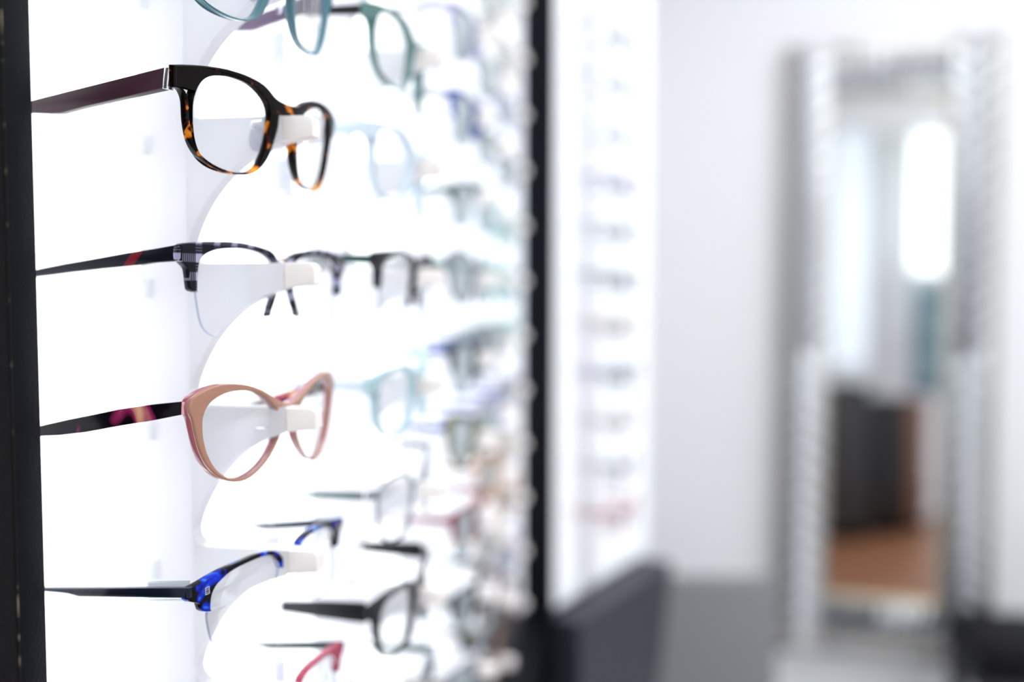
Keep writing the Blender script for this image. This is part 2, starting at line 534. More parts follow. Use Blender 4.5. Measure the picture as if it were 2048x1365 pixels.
def build_fronts(S, root, style, detail=True):
    """adds the front, lenses, pads as children of root; returns nothing"""
    R = S['R']
    k = style['key']
    loops = front_loops(S)
    if style.get('metal'):
        for sgn in (1, -1):
            lp = chaikin(S['inner_xy'], 1) if not S.get('half') else lens_loop(S)
            lp = lp if sgn > 0 else mirror(lp)
            bm = bmesh.new()
            add_tube(bm, [(p[0], p[1], -0.0015 - p[0] ** 2 / (2 * R)) for p in lp], 0.0011, 8, closed=True)
            link('rim', to_mesh('rim', bm, 60), style['front'], root)
        iy = S['inner_xy']; j = np.argmax(iy[:, 0])
        xb, yb = iy[j, 0] + 0.0005, iy[j, 1] + 0.007
        bm = bmesh.new()
        add_tube(bm, [(xb + 0.001 * 0, yb - 0.003, -0.002), (xb * 0.5, yb, -0.001), (-xb * 0.5, yb, -0.001), (-xb, yb - 0.003, -0.002)], 0.0011, 8)
        link('bridge', to_mesh('bridge', bm, 60), style['front'], root)
        xl = iy[:, 0].min()
        for sgn in (-1, 1):
            bm = bmesh.new()
            zz = -xl * xl / (2 * R)
            add_box(bm, *sorted((sgn * -xl, sgn * S['W'])), S['hy'] - 0.002, S['hy'] + 0.002, zz - 0.006, zz - 0.0005, 0.0006)
            link('endpiece', to_mesh('endpiece', bm), style['front'], root)
    elif S.get('half'):
        for lp in loops:
            me = filled('brow_rim', lp, 0.0046, 0.0007, -0.0023, R)
            link('brow_rim', me, style['front'], root)
        a = S['bridge_xy'][0]
        bm = bmesh.new()
        xe = -abs(a[0]) - 0.0006
        add_tube(bm, [(xe, a[1], -0.003), (xe * 0.6, a[1] + 0.0016, -0.0022), (0, a[1] + 0.0022, -0.002), (-xe * 0.6, a[1] + 0.0016, -0.0022), (-xe, a[1], -0.003)], 0.0011, 10)
        link('bridge', to_mesh('bridge', bm, 60), style['bridge'], root)
    else:
        if style.get('back'):
            me = filled('front', loops[0], 0.0022, 0.0007, -0.0011, R)
            link('front', me, style['front'], root)
            big = [loops[0][0] * 1.0, loops[0][1], loops[0][2]]
            me = filled('back_layer', big, 0.0030, 0.0005, -0.0037, R)
            o = link('back_layer', me, style['back'], root)
            o['label'] = style['back_label']
        else:
            me = filled('front', loops[0], style.get('thick', 0.0044), 0.0008, -style.get('thick', 0.0044) / 2, R)
            link('front', me, style['front'], root)
    lp = lens_loop(S)
    for sgn in (1, -1):
        q = (lp if sgn > 0 else mirror(lp)[::-1])
        c = q.mean(0)
        q = c + (q - c) * (0.985 if S.get('half') else 1.004)
        me = filled('lens', [q], 0.0016 if S.get('half') else 0.0012, 0.0001, -0.0024, R)
        me.materials.append(M_LENS_FAR if style.get('coated') else M_LENS); me.materials.append(M_LENSEDGE)
        edge_faces(me)
        link('lens', me, None, root)
    if detail:
        for sgn in (-1, 1):
            p = link('nose_pad', pad_mesh(S, sgn), M_PAD, root)
            link('pad_arm', pad_arm_mesh(S, sgn), M_METAL, p)


def temple_side_mesh(name, pts_tz, x, thick, xdir=0.0, bevel=0.0006):
    """pts_tz: outline in (z, y) of the front's own space; extruded across x"""
    bm = bmesh.new()
    pts = [(p[1], p[0]) for p in pts_tz]          # (y, z) for axis x
    add_prism(bm, pts, 'x', x - thick / 2, x + thick / 2, bevel)
    for v in bm.verts:
        v.co.x += xdir * v.co.z
    return to_mesh(name, bm, 40)


# ------------------------------------------------------------------ the display unit
ROT_UNIT = Matrix.Translation(Vector(W(0, 0, 0))) @ Matrix.Rotation(-TH, 4, 'Z')      # local x = N, local y = U, z = height about the lens
FLOOR_H = -CAMZ
NEAR_U, FAR_U = 0.392, 1.450
unit = empty('display_cabinet', ROT_UNIT, 'tall black display cabinet with glowing white back holding the spectacles', 'display cabinet')


def unit_part(name, x0, x1, y0, y1, z0, z1, mat, bevel=0.0, parent=unit):
    o = link(name, box_mesh(name, x0, x1, y0, y1, z0, z1, bevel), mat)
    o.parent = parent
    return o


LEDGE = -0.488
sp_ = unit_part('side_panel', -0.350, -0.2700, NEAR_U - 0.0185, NEAR_U, FLOOR_H, 0.75, M_BLACK, 0.0006)
sp_['label'] = 'near black side panel with worn front edge'
# worn edge line with chips along the outer corner of the near side panel
bm = bmesh.new()
add_box(bm, -0.2703, -0.26992, NEAR_U - 0.01858, NEAR_U - 0.0181, -0.75, 0.70)
wl = link('worn_edge', to_mesh('worn_edge', bm, 0), M_CHIP_DEF()); wl.parent = sp_
wl['label'] = 'chipped tan edge of the laminate'
rb = unit_part('outer_skin', -0.350, -0.2708, NEAR_U - 0.0190, NEAR_U - 0.0184, FLOOR_H, 0.75, M_BLACK2, 0.0, sp_)
fp = unit_part('side_panel', -0.2200, -0.1730, FAR_U, FAR_U + 0.018, FLOOR_H, 0.75, M_BLACK, 0.0006)
fp['label'] = 'far black side panel'
unit_part('side_lining', -0.350, -0.2200, FAR_U, FAR_U + 0.018, LEDGE, 0.75, plain('white side lining', (0.83, 0.84, 0.88), 0.4))
unit_part('backlit_panel', -0.340, MARGIN_N, NEAR_U, COLS_U[0] - 0.0062, LEDGE, 0.75, M_BOARD)
cuts = [COLS_U[0] - 0.006] + [0.5 * (a + b) for a, b in zip(COLS_U, COLS_U[1:])] + [FAR_U]
for a, b, dd in zip(cuts, cuts[1:], COLS_D):
    unit_part('backlit_panel', -0.340, BOARD_N + dd, a + 0.0002, b - 0.0002, LEDGE, 0.75, M_BOARD)
unit_part('back_board', -0.350, -0.341, NEAR_U, FAR_U, LEDGE, 0.75, M_BLACK2)
unit_part('base', -0.350, -0.185, NEAR_U, FAR_U, FLOOR_H, LEDGE, M_BLACK, 0.0008)
unit_part('top_board', -0.350, -0.185, NEAR_U, FAR_U, 0.75, 0.77, M_BLACK, 0.0008)

# holder strips: a fin standing off the panel with one curved arm per row
ARM = [(-0.2470, 0.0), (-0.181, 0.0), (-0.1790, -0.0015), (-0.1790, -0.0108), (-0.181, -0.0123)]
_und = chaikin([(-0.181, -0.0108), (-0.1935, -0.0123), (-0.2065, -0.0168), (-0.2147, -0.0207), (-0.2222, -0.0262), (-0.2310, -0.0347), (-0.2382, -0.0445), (-0.2448, -0.0575), (-0.2472, -0.0660)], 2, closed=False)
ARM += [tuple(p) for p in _und[1:]]
ARM_X1 = -0.1955


def strip_meshes(th):
    # body of one arm (up to the nose rest), and the nose rest itself
    body = [p for p in ARM if p[0] <= ARM_X1 + 1e-6]
    low = [p for p in body if p[1] < -0.001]
    body = [(-0.2470, 0.0), (ARM_X1, 0.0), (ARM_X1, -0.0127)] + low
    bm = bmesh.new(); add_prism(bm, body, 'y', -th / 2, th / 2)
    arm = to_mesh('holder_arm', bm, 30)
    rest = [(ARM_X1, 0.0), (-0.1815, 0.0), (-0.1790, -0.0022), (-0.1790, -0.0104), (-0.1815, -0.0112), (ARM_X1, -0.0127)]
    bm = bmesh.new(); add_prism(bm, rest, 'y', -th / 2, th / 2, 0.0012)
    rs = to_mesh('nose_rest', bm, 40)
    # fillet under the next arm's top, where opening meets fin
    return arm, rs


ARM_ME, REST_ME = strip_meshes(0.011)
ARM_ME.materials.append(M_HOLDER); REST_ME.materials.append(M_REST)


def holder_strip(mat, rows, n_off, label, base_n, z0, z1, group):
    root = empty('holder_strip', mat, label, 'display holder', group)
    bm = bmesh.new()
    add_box(bm, base_n + 0.0002, -0.2470, -0.0055, 0.0055, z0, z1)
    # small fillets at the lower corner of each opening
    link('fin', to_mesh('fin', bm), M_HOLDER, root)
    fil = None
    for r in rows:
        h = ROW0 - PITCH_ROW * (r - 1)
        o = link('holder_arm', ARM_ME, None, root); o.location = (0, 0, h)
        q = link('nose_rest', REST_ME, None, o)
        if fil is None:
            bm = bmesh.new()
            cr = 0.007
            pts = [(-0.2470, 0.0)] + [(-0.2470 + cr - cr * math.cos(a), cr - cr * math.sin(a)) for a in [i * math.pi / 16 for i in range(9)]]
            add_prism(bm, pts, 'y', -0.0055, 0.0055)
            fil = to_mesh('fillet', bm, 30); fil.materials.append(M_HOLDER)
        g = link('fillet', fil, None, o)
        cl = bmesh.new()
        if base_n == BOARD_N and rows is ROWS[0]:
            add_box(cl, base_n + 0.0003, base_n + 0.007, -0.0068, -0.0055, h - 0.018, h - 0.008, 0.0004)
            link('mounting_clip', to_mesh('mounting_clip', cl), plain('pale clip', (0.90, 0.92, 0.96), 0.4), root)
        else:
            cl.free()
    return root


ROWS = [range(-1, 8), range(-1, 8), range(-2, 9), range(-3, 9), range(-4, 9)]
STRIP_LABELS = [
    'white holder strip with curved arms carrying the tortoiseshell, plaid, tan and blue spectacles',
    'white holder strip with curved arms just behind the tortoiseshell and plaid spectacles, second from camera',
    'white holder strip with curved arms, middle one of five in the black cabinet',
    'white holder strip with curved arms, fourth from the near black side panel',
    'white holder strip with curved arms next to the far black side panel']
for i, uc in enumerate(COLS_U):
    m = ROT_UNIT @ Matrix.Translation((COLS_D[i], uc, 0))
    holder_strip(m, ROWS[i], 0, STRIP_LABELS[i], BOARD_N, LEDGE + 0.002, 0.74, 'holder strips in the black cabinet')

# ------------------------------------------------------------------ the four sharp spectacles in front, and their neighbours above and below
TEMPLE_PX = {
 'tort': dict(top=[(328, 134.5), (75, 198.7)], bot=[(328, 177.5), (171, 211.5), (120, 226), (102, 226.5), (75, 225.5)], x=0.001, strip=(328, 336.5)),
 'plaid': dict(top=[(357, 489), (306, 498.7), (253, 506.6), (183, 519), (130, 527.7), (84, 536.5)], bot=[(357, 522), (306, 525), (271, 530.5), (201, 537.5), (130, 546), (84, 552.3)], x=0.0005),
 'pink': dict(top=[(363, 804), (307, 809.5), (239, 819), (188, 829.5), (137, 839.5), (92, 849.5)], bot=[(363, 830), (301, 842.3), (239, 852.6), (171, 865.3), (120, 871.4), (92, 872.8)], x=0.0),
 'blue': dict(top=[(371.5, 1177.5), (220, 1178), (99, 1177.5)], bot=[(371.5, 1197.5), (157, 1195), (128, 1186.7), (99, 1184.7)], x=0.0),
}
SHELL_PX = dict(top=[(371.5, 1164), (230, 1168.5), (99, 1171)], bot=[(371.5, 1203), (220, 1200.5), (157, 1199.5), (125, 1189), (99, 1187.5)])


def temple_outline(S, top, bot, x_loc, n_end_near):
    """sight lines of the near temple cut with its own vertical plane; returns outline in (z, y) of the front's space"""
    X, Y, Z = S['B']; O = S['O']
    P0 = O - X * (S['W'] - x_loc)
    res = []
    for L in (top, bot):
        q = []
        for p in L:
            d = ray(*p)
            t = ((P0 - CAM) @ X) / (d @ X)
            w = CAM + d * t - O
            q.append((w @ Z, w @ Y))
        # carry on to the lit panel
        (za, ya), (zb, yb) = q[-2], q[-1]
        n_of = lambda z, y: (P0 + Z * z + Y * y) @ N
        nb = n_of(zb, yb)
        dz = (n_end_near - nb) / (Z @ N)
        z_end = zb + dz
        if z_end < zb - 1e-4:
            k = (yb - ya) / (zb - za)
            q.append((z_end, yb + k * (z_end - zb)))
        res.append(q)
    return res


def far_length(S, z0, near_end):
    X, Y, Z = S['B']; P1 = S['O'] + X * S['W']
    return ((BOARD_N + 0.0006) - P1 @ N) / (Z @ N)


def hero(kind, style, label, rootname='spectacles', dh=0.0, temples=True, tmat=None, group='spectacles on the nearest holder strip'):
    S = SHAPES[kind]
    root = empty(rootname, mat_from(S['B'], S['O'] + ZUP * dh), label, 'spectacles', group)
    build_fronts(S, root, style)
    return root


def add_temples(root, kind, mat, thick=0.0034, shell=None, cap=None, px=None):
    S = SHAPES[kind]; T = px or TEMPLE_PX[kind]
    top, bot = temple_outline(S, T['top'], T['bot'], TEMPLE_PX[kind]['x'], MARGIN_N + 0.0008)
    z0 = top[0][0]
    zn = min(top[-1][0], bot[-1][0])
    zf = far_length(S, z0, zn)
    out = []
    for sgn in (-1, 1):
        ztop, zbot = list(top), list(bot)
        if sgn > 0:
            k = (zf - z0) / (zn - z0)
            f = lambda L: [(z0 + (z - z0) * k, y) for z, y in L]
            ztop, zbot = f(ztop), f(zbot)
        poly = ztop + zbot[::-1]
        me = temple_side_mesh('temple', poly, sgn * (S['W'] - TEMPLE_PX[kind]['x'] - thick / 2), thick)
        o = link('temple', me, mat, root)
        out.append(o)
        # hinge block between temple and front
        ya, yb = bot[0][1], top[0][1]
        zfr = -S['W'] ** 2 / (2 * S['R'])
        bm = bmesh.new()
        xw = S['W'] - TEMPLE_PX[kind]['x']
        x0, x1 = sorted((sgn * (xw - thick), sgn * xw))
        add_box(bm, x0, x1, ya, yb, z0 + 0.0001, max(z0 + 0.0016, zfr - 0.0040), 0.0003)
        hz = link('hinge', to_mesh('hinge', bm), cap or mat, o)
    return out


A_PALE = acetate('pale blue acetate', (0.50, 0.62, 0.72), 0.2, 0.5)
TORT_ST = dict(key='tort', front=M_TORT)
r1 = hero('tort', TORT_ST, 'dark tortoiseshell spectacles with burgundy temple, sharp at the top beside the black side panel')
t1 = add_temples(r1, 'tort', M_BURG, 0.0040, cap=M_METAL)
for o in t1: o['label'] = 'burgundy temple'
r2 = hero('plaid', dict(key='plaid', front=M_PLAID, bridge=M_ROSEGOLD), 'half-rim spectacles with black and grey plaid brow and a red stripe on the black temple')
t2 = add_temples(r2, 'plaid', M_REDSTRIPE, 0.0034)
t2[0]['label'] = 'black temple with red diagonal stripe'
r3 = hero('pink', dict(key='pink', front=M_TAN, back=M_ROSE, back_label='rose pink back layer'), 'tan and rose cat-eye spectacles with dark marbled temples')
t3 = add_temples(r3, 'pink', M_MARBLE, 0.0040, cap=M_PALEPINK)
for o in t3: o['label'] = 'black temple marbled with pink and yellow'
r4 = hero('blue', dict(key='blue', front=M_BLUET, bridge=M_GOLD), 'half-rim spectacles with black and bright blue mottled brow and clear-edged navy temple')
t4 = add_temples(r4, 'blue', M_NAVY, 0.0030)
# clear acetate body around the navy core
S = SHAPES['blue']
top, bot = temple_outline(S, SHELL_PX['top'], SHELL_PX['bot'], 0.0, MARGIN_N + 0.0008)
for sgn, core in zip((-1, 1), t4):
    zn = min(top[-1][0], bot[-1][0]); z0 = top[0][0]
    k = 1.0 if sgn < 0 else (far_length(S, z0, zn) - z0) / (zn - z0)
    poly = [(z0 + (z - z0) * k, y) for z, y in top] + [(z0 + (z - z0) * k, y) for z, y in bot][::-1]
    o = link('clear_sleeve', temple_side_mesh('clear_sleeve', poly, sgn * (S['W'] - 0.0015), 0.0042), M_SHELL, core)
    o['label'] = 'clear acetate sleeve'
# metal stud on the blue brow
for sgn in (-1, 1):
    q = on_front([(340 + 321 / 4.403, 1010 + 757 / 4.403)], S['O'], S['B'], S['R'])[0]
    x, y = -sgn * q[0], q[1]
    bm = bmesh.new()
    z = -x * x / (2 * S['R'])
    for (a0, a1, b0, b1) in ((-.0014, .0014, .0014, .0018), (-.0014, .0014, -.0018, -.0014), (-.0016, -.0012, -.0018, .0018), (.0012, .0016, -.0018, .0018), (-.0012, .0012, .0007, .0009), (-.0012, .0012, .0, .0002), (-.0012, .0012, -.0009, -.0007)):
        add_box(bm, x + a0, x + a1, y + b0, y + b1, z - 0.0008, z + 0.0006 + abs(x) * 0.0)
    br = [c for c in r4.children if c.name.startswith('brow_rim')]
    o = link('metal_stud', to_mesh('metal_stud', bm, 0), M_METAL, br[0] if sgn < 0 else br[1])

M_TEAL = acetate('teal acetate', (0.085, 0.20, 0.24), 0.18)
r0 = hero('tort', dict(key='teal', front=M_TEAL), 'teal plastic spectacles cut off by the top edge above the tortoiseshell pair', dh=PITCH_ROW)
add_temples(r0, 'tort', plain('dark plum plastic', (0.06, 0.03, 0.08), 0.3), 0.0036)
M_RED = acetate('raspberry acetate', (0.38, 0.04, 0.09), 0.18)
r5 = hero('blue', dict(key='rose', front=M_RED, bridge=M_METAL), 'raspberry red half-rim spectacles cut off by the bottom edge', dh=-PITCH_ROW)
add_temples(r5, 'blue', plain('dark green black plastic', (0.008, 0.03, 0.03), 0.3), 0.0030)


# price tags hung on threads from far temples
def price_tag(x0, x1, y0, y1, depth, ytop, label):
    a = at_depth(x0, y0, depth); b = at_depth(x1, y1, depth)
    c = 0.5 * (a + b)
    w = abs(x1 - x0) / F * depth; hgt = abs(y1 - y0) / F * depth
    root = empty('price_tag', Matrix.Translation(Vector(c)) @ Matrix.Rotation(-0.1, 4, 'Z'), label, 'price tag', 'price tags on the nearest spectacles')
    link('card', box_mesh('card', -w / 2, w / 2, -0.0004, 0.0004, -hgt / 2, hgt / 2, 0.0002), M_TAG, root)
    bm = bmesh.new()
    for k in range(4):
        zz = hgt * (0.30 - 0.16 * k)
        add_box(bm, -w * 0.3, w * (0.3 - 0.12 * (k % 2)), -0.0006, -0.0004, zz - 0.0007, zz + 0.0004)
    link('print', to_mesh('print', bm, 0), M_TAGINK, root)
    tp = at_depth(0.5 * (x0 + x1), ytop, depth)
    bm = bmesh.new()
    add_tube(bm, [(0, 0, hgt / 2 - 0.001), (0.0004, 0, (hgt / 2 + tp[2] - c[2]) / 2), (0, 0, tp[2] - c[2])], 0.00025, 6)
    link('thread', to_mesh('thread', bm, 60), M_STRING, root)
    return root


price_tag(545, 587, 313, 397, 0.585, 262, 'small grey price tag below the tortoiseshell spectacles')
price_tag(535, 572, 60, 137, 0.585, -30, 'small grey price tag hanging under the teal spectacles at the top')
price_tag(524, 563, 1066, 1150, 0.585, 1044, 'small grey price tag above the brow of the blue mottled spectacles')
price_tag(546, 573, 1318, 1400, 0.585, 1290, 'small grey price tag at the bottom edge by the raspberry spectacles')

# ------------------------------------------------------------------ spectacles on the other strips
LIB = {}


def library(kind, metal, colkey, fm, tm, bm_, coated=False):
    """one set of meshes per look; copies share them"""
    key = (kind, metal, colkey, coated)
    if key not in LIB:
        S = SHAPES[kind]
        root = bpy.data.objects.new('proto', None)
        st = dict(key=colkey, front=fm, bridge=bm_, metal=metal, coated=coated)
        build_fronts(S, root, st, detail=False)
        zfr = -S['W'] ** 2 / (2 * S['R'])
        for sgn, ln in ((-1, 0.0630), (1, 0.0665)):
            z0 = zfr - 0.0038
            hh = 0.0032 if not metal else 0.0022
            if colkey == 'wide black': hh = 0.0068
            zE = z0 - ln + 0.006
            poly = [(z0, S['hy'] + hh), (z0 + (zE - z0) * .5, S['hy'] + hh * .82 - 0.001), (zE, S['hy'] + hh * .55 - 0.0022), (zE, S['hy'] - hh * .55 - 0.0022), (z0 + (zE - z0) * .5, S['hy'] - hh * .82 - 0.001), (z0, S['hy'] - hh)]
            link('temple', temple_side_mesh('temple', poly, sgn * (S['W'] - 0.0018), 0.0030), tm, root)
        LIB[key] = [(c.name.split('.')[0], c.data) for c in COL.objects if c.parent == root]
        for c in [c for c in COL.objects if c.parent == root]: bpy.data.objects.remove(c)
        bpy.data.objects.remove(root)
    return LIB[key]


def glasses_at(uc, row, kind, metal, colkey, fm, tm, label, group, yaw=None, roll=None, face=0.0, brm=None, nose_n=-0.196, frame=None, coated=False):
    S = SHAPES[kind]
    h = ROW0 - PITCH_ROW * (row - 1)
    lib = library(kind, metal, colkey, fm, tm, brm or M_METAL, coated)
    B = basis((yaw if yaw is not None else TH + math.radians(random.uniform(0.3, 3.2))) + face, math.radians(random.uniform(-4, -1)), math.radians(random.uniform(-1.2, 1.2) if roll is None else roll))
    yb = S['outer_xy'][-1, 1] if not S.get('half') else (S['bridge_xy'][0, 1] - 0.001)
    if metal:
        iy = S['inner_xy']; yb = iy[np.argmax(iy[:, 0]), 1] + 0.0055
    if frame is None:
        O = W(uc, nose_n, h + 0.0006 - yb)
    else:
        O = np.array(frame @ Vector((nose_n, 0, h + 0.0006 - yb)))
    root = empty('spectacles', mat_from(B, O), label, 'spectacles', group)
    for nm, me in lib:
        link(nm, me, None, root)
    return root


def mats(c, t=None):
    f = acetate('acetate ' + ' '.join('%.3f' % v for v in c), c, 0.18)
    t = acetate('temple ' + ' '.join('%.3f' % v for v in (t or c)), t or c, 0.25)
    return f, t


BLK = (0.008, 0.009, 0.012); GRN = (0.03, 0.08, 0.07); PBL = (0.58, 0.68, 0.77); PTE = (0.40, 0.56, 0.61); SGR = (0.10, 0.20, 0.19); GRY = (0.20, 0.21, 0.24)
TEA = (0.16, 0.34, 0.38); BLU = (0.02, 0.05, 0.28); BRN = (0.12, 0.045, 0.02); TAN = (0.42, 0.21, 0.10); CRE = (0.62, 0.55, 0.48)
RED = (0.16, 0.012, 0.03); OLV = (0.13, 0.12, 0.05); LAV = (0.34, 0.33, 0.48); MNT = (0.42, 0.60, 0.56); SIL = (0.5, 0.52, 0.55)
NAMES = {BLK: 'black', GRN: 'dark green', PBL: 'pale blue', GRY: 'grey', TEA: 'teal', BLU: 'royal blue', BRN: 'dark brown', TAN: 'amber brown', CRE: 'cream',
         RED: 'dark red', OLV: 'olive', LAV: 'lavender', PTE: 'pale teal', SGR: 'sea green', MNT: 'mint', SIL: 'silver'}
KINDN = {('tort', 0): 'rounded square', ('pink', 0): 'cat-eye', ('plaid', 0): 'half-rim', ('blue', 0): 'slim half-rim', ('tort', 1): 'thin metal square', ('pink', 1): 'thin metal round'}
# (kind, metal, front colour, temple colour)
SKEW = {(1, 0): -5, (1, 1): -6, (1, 3): 5, (1, 4): 5, (1, 5): 2, (2, 1): 4, (2, 4): -4, (3, 2): 3, (3, 5): -3, (4, 1): 3}
PLAN = {
 1: {-1: ('pink', 1, SIL, GRY), 0: ('tort', 0, SGR, BLK), 1: ('tort', 0, PBL, PBL), 2: ('plaid', 0, BLK, GRN), 3: ('tort', 0, PTE, PBL), 4: ('tort', 1, GRY, GRN), 5: ('tort', 0, BLK, BLK), 6: ('plaid', 0, GRY, GRN), 7: ('pink', 1, GRY, BLK)},
 2: {-2: ('tort', 1, GRY, GRY), -1: ('plaid', 0, LAV, GRY), 0: ('plaid', 0, BLU, GRY), 1: ('blue', 0, GRN, GRN), 2: ('pink', 0, GRY, GRN), 3: ('plaid', 0, BLK, BLU), 4: ('pink', 0, OLV, BLU), 5: ('plaid', 0, RED, RED), 6: ('plaid', 0, BLK, GRN), 7: ('tort', 0, GRY, OLV), 8: ('tort', 0, BLK, BLK)},
 3: {-3: ('tort', 1, SIL, SIL), -2: ('pink', 0, CRE, GRY), -1: ('tort', 1, GRY, GRN), 0: ('blue', 0, OLV, GRY), 1: ('tort', 1, TEA, GRY), 2: ('pink', 0, MNT, MNT), 3: ('tort', 0, GRY, GRN), 4: ('plaid', 0, LAV, BLU), 5: ('pink', 0, TAN, BRN), 6: ('tort', 0, CRE, TAN), 7: ('plaid', 0, BRN, BRN), 8: ('tort', 0, BRN, BLK)},
 4: {-4: ('tort', 1, GRY, GRY), -3: ('pink', 1, SIL, GRY), -2: ('tort', 0, CRE, CRE), -1: ('pink', 0, LAV, GRY), 0: ('plaid', 0, GRY, GRY), 1: ('tort', 0, MNT, TEA), 2: ('tort', 0, TEA, MNT), 3: ('pink', 0, MNT, GRN), 4: ('plaid', 0, GRY, LAV), 5: ('tort', 0, CRE, OLV), 6: ('pink', 0, TAN, TAN), 7: ('tort', 0, LAV, GRY), 8: ('pink', 0, BRN, BLK)},
}
ORD = ['topmost', 'second', 'third', 'fourth', 'fifth', 'sixth', 'seventh', 'eighth', 'ninth', 'tenth', 'eleventh', 'twelfth', 'thirteenth', 'fourteenth']
STRIPN = {1: 'second holder strip', 2: 'middle holder strip', 3: 'fourth holder strip', 4: 'last holder strip'}
for ci, plan in PLAN.items():
    for j, (row, (kind, metal, fc, tc)) in enumerate(sorted(plan.items())):
        fm, tm = mats(fc, tc)
        if metal:
            fm = plain('metal ' + NAMES[fc], fc, 0.25, metal=0.8)
        key = NAMES[fc] + NAMES[tc] + str(metal)
        if (ci, row) == (1, 5): key = 'wide black'
        lab = '%s %s spectacles, %s from the top on the %s' % (NAMES[fc], KINDN[(kind, metal)], ORD[j] if j else 'first', STRIPN[ci])
        glasses_at(COLS_U[ci], row, kind, metal, key, fm, tm, lab, 'spectacles on the ' + STRIPN[ci], nose_n=-0.196 + COLS_D[ci], roll=SKEW.get((ci, row)), coated=ci > 1)

# ------------------------------------------------------------------ second lit display, turned to face the camera behind the far panel
TH2 = math.radians(30)
A2 = np.array([0.0568, 1.492, CAMZ])
F2 = Matrix.Translation(Vector(A2)) @ Matrix.Rotation(-TH2, 4, 'Z') @ Matrix.Translation((-BOARD_N, 0.195, 0))      # local x out of the panel, local y along it
unit2 = empty('display_tower', F2, 'second lit white display beyond the far black side panel, on a dark slate base', 'display cabinet')


def u2(name, x0, x1, y0, y1, z0, z1, mat, bevel=0.0):
    o = link(name, box_mesh(name, x0, x1, y0, y1, z0, z1, bevel), mat); o.parent = unit2
    return o


LEDGE2 = -0.505
u2('backlit_panel', BOARD_N - 0.010, BOARD_N, -0.193, 0.19, LEDGE2 + 0.012, 0.75, M_BOARD_DIM)
u2('back_board', BOARD_N - 0.03, BOARD_N - 0.0105, -0.193, 0.192, LEDGE2, 0.76, plain('white laminate', (0.8, 0.81, 0.84), 0.4), 0.001)
M_SLATE = plain('dark slate laminate', (0.030, 0.033, 0.046), 0.5)
bm = bmesh.new()
add_prism(bm, [(-0.193, FLOOR_H), (-0.10, FLOOR_H), (0.19, LEDGE2), (-0.193, LEDGE2)], 'x', BOARD_N - 0.03, BOARD_N + 0.050)
o = link('base', to_mesh('base', bm, 30), M_SLATE); o.parent = unit2
rows2 = range(-4, 8)
F2S = F2 @ Matrix.Translation((0, -0.08, 0))
rail = empty('peg_rail', F2S, 'slim white rail with cream pegs on the second lit display beyond the far black panel', 'display holder')
link('rail', box_mesh('rail', BOARD_N + 0.0003, BOARD_N + 0.012, -0.010, 0.010, LEDGE2 + 0.02, 0.74, 0.001), M_HOLDER, rail)
peg_me = None
for row in rows2:
    if peg_me is None:
        bm = bmesh.new(); add_tube(bm, [(BOARD_N + 0.0125, 0, -0.006), (-0.186, 0, -0.006), (-0.181, 0, -0.006)], [0.006, 0.006, 0.0045], 14)
        peg_me = to_mesh('peg', bm, 40); peg_me.materials.append(M_HOLDER)
    o = link('peg', peg_me, None, rail); o.location = (0, 0, ROW0 - PITCH_ROW * (row - 1))
PL2 = [('tort', 1, SIL, SIL), ('tort', 1, GRY, GRY), ('pink', 1, SIL, GRY), ('tort', 1, PBL, PBL), ('plaid', 0, LAV, LAV), ('tort', 1, GRY, GRY), ('plaid', 0, GRY, GRY),
       ('pink', 0, CRE, CRE), ('plaid', 0, GRY, LAV), ('pink', 1, CRE, CRE), ('tort', 1, GRY, SIL), ('pink', 0, (0.62, 0.25, 0.28), (0.5, 0.2, 0.2)), ('tort', 0, GRY, BLK)]
NAMES[(0.62, 0.25, 0.28)] = 'pink'; NAMES[(0.5, 0.2, 0.2)] = 'pink'
for j, row in enumerate(rows2):
    kind, metal, fc, tc = PL2[j]
    fm, tm = mats(fc, tc)
    if metal: fm = plain('metal ' + NAMES[fc], fc, 0.25, metal=0.8)
    lab = '%s %s spectacles, %s from the top on the second display' % (NAMES[fc], KINDN[(kind, metal)], ORD[j] if j else 'first')
    glasses_at(0, row, kind, metal, NAMES[fc] + NAMES[tc] + str(metal), fm, tm, lab, 'spectacles on the display tower', yaw=TH2, frame=F2S)

# ------------------------------------------------------------------ the room
ROOM = Matrix.Translation(Vector(W(0, 0, 0))) @ Matrix.Rotation(-TH, 4, 'Z')
M_WALL = plain('white wall paint', (0.90, 0.905, 0.925), 0.75, bump=0.05, bscale=60)
M_CEIL = plain('ceiling paint', (0.86, 0.86, 0.86), 0.8)
NL, NR, UB, UR, HT = -0.36, 2.35, 3.35, -2.35, 1.40


def wood_floor():
    m, nd, lk, b = mat_base('brown floorboards')
    tc = nd.new('ShaderNodeTexCoord')
    br = nd.new('ShaderNodeTexBrick')
    br.inputs['Scale'].default_value = 1.0
    br.inputs['Brick Width'].default_value = 1.2; br.inputs['Row Height'].default_value = 0.14
    br.inputs['Mortar Size'].default_value = 0.003
    br.inputs['Color1'].default_value = (0.25, 0.105, 0.05, 1); br.inputs['Color2'].default_value = (0.31, 0.135, 0.065, 1); br.inputs['Mortar'].default_value = (0.06, 0.03, 0.02, 1)
    lk.new(tc.outputs['Object'], br.inputs['Vector']); lk.new(br.outputs['Color'], b.inputs['Base Color'])
    b.inputs['Roughness'].default_value = 0.35
    return m


def room_box(name, x0, x1, y0, y1, z0, z1, mat):
    o = link(name, box_mesh(name, x0, x1, y0, y1, z0, z1), mat)
    o.matrix_world = ROOM
    return tag(o, kind='structure')


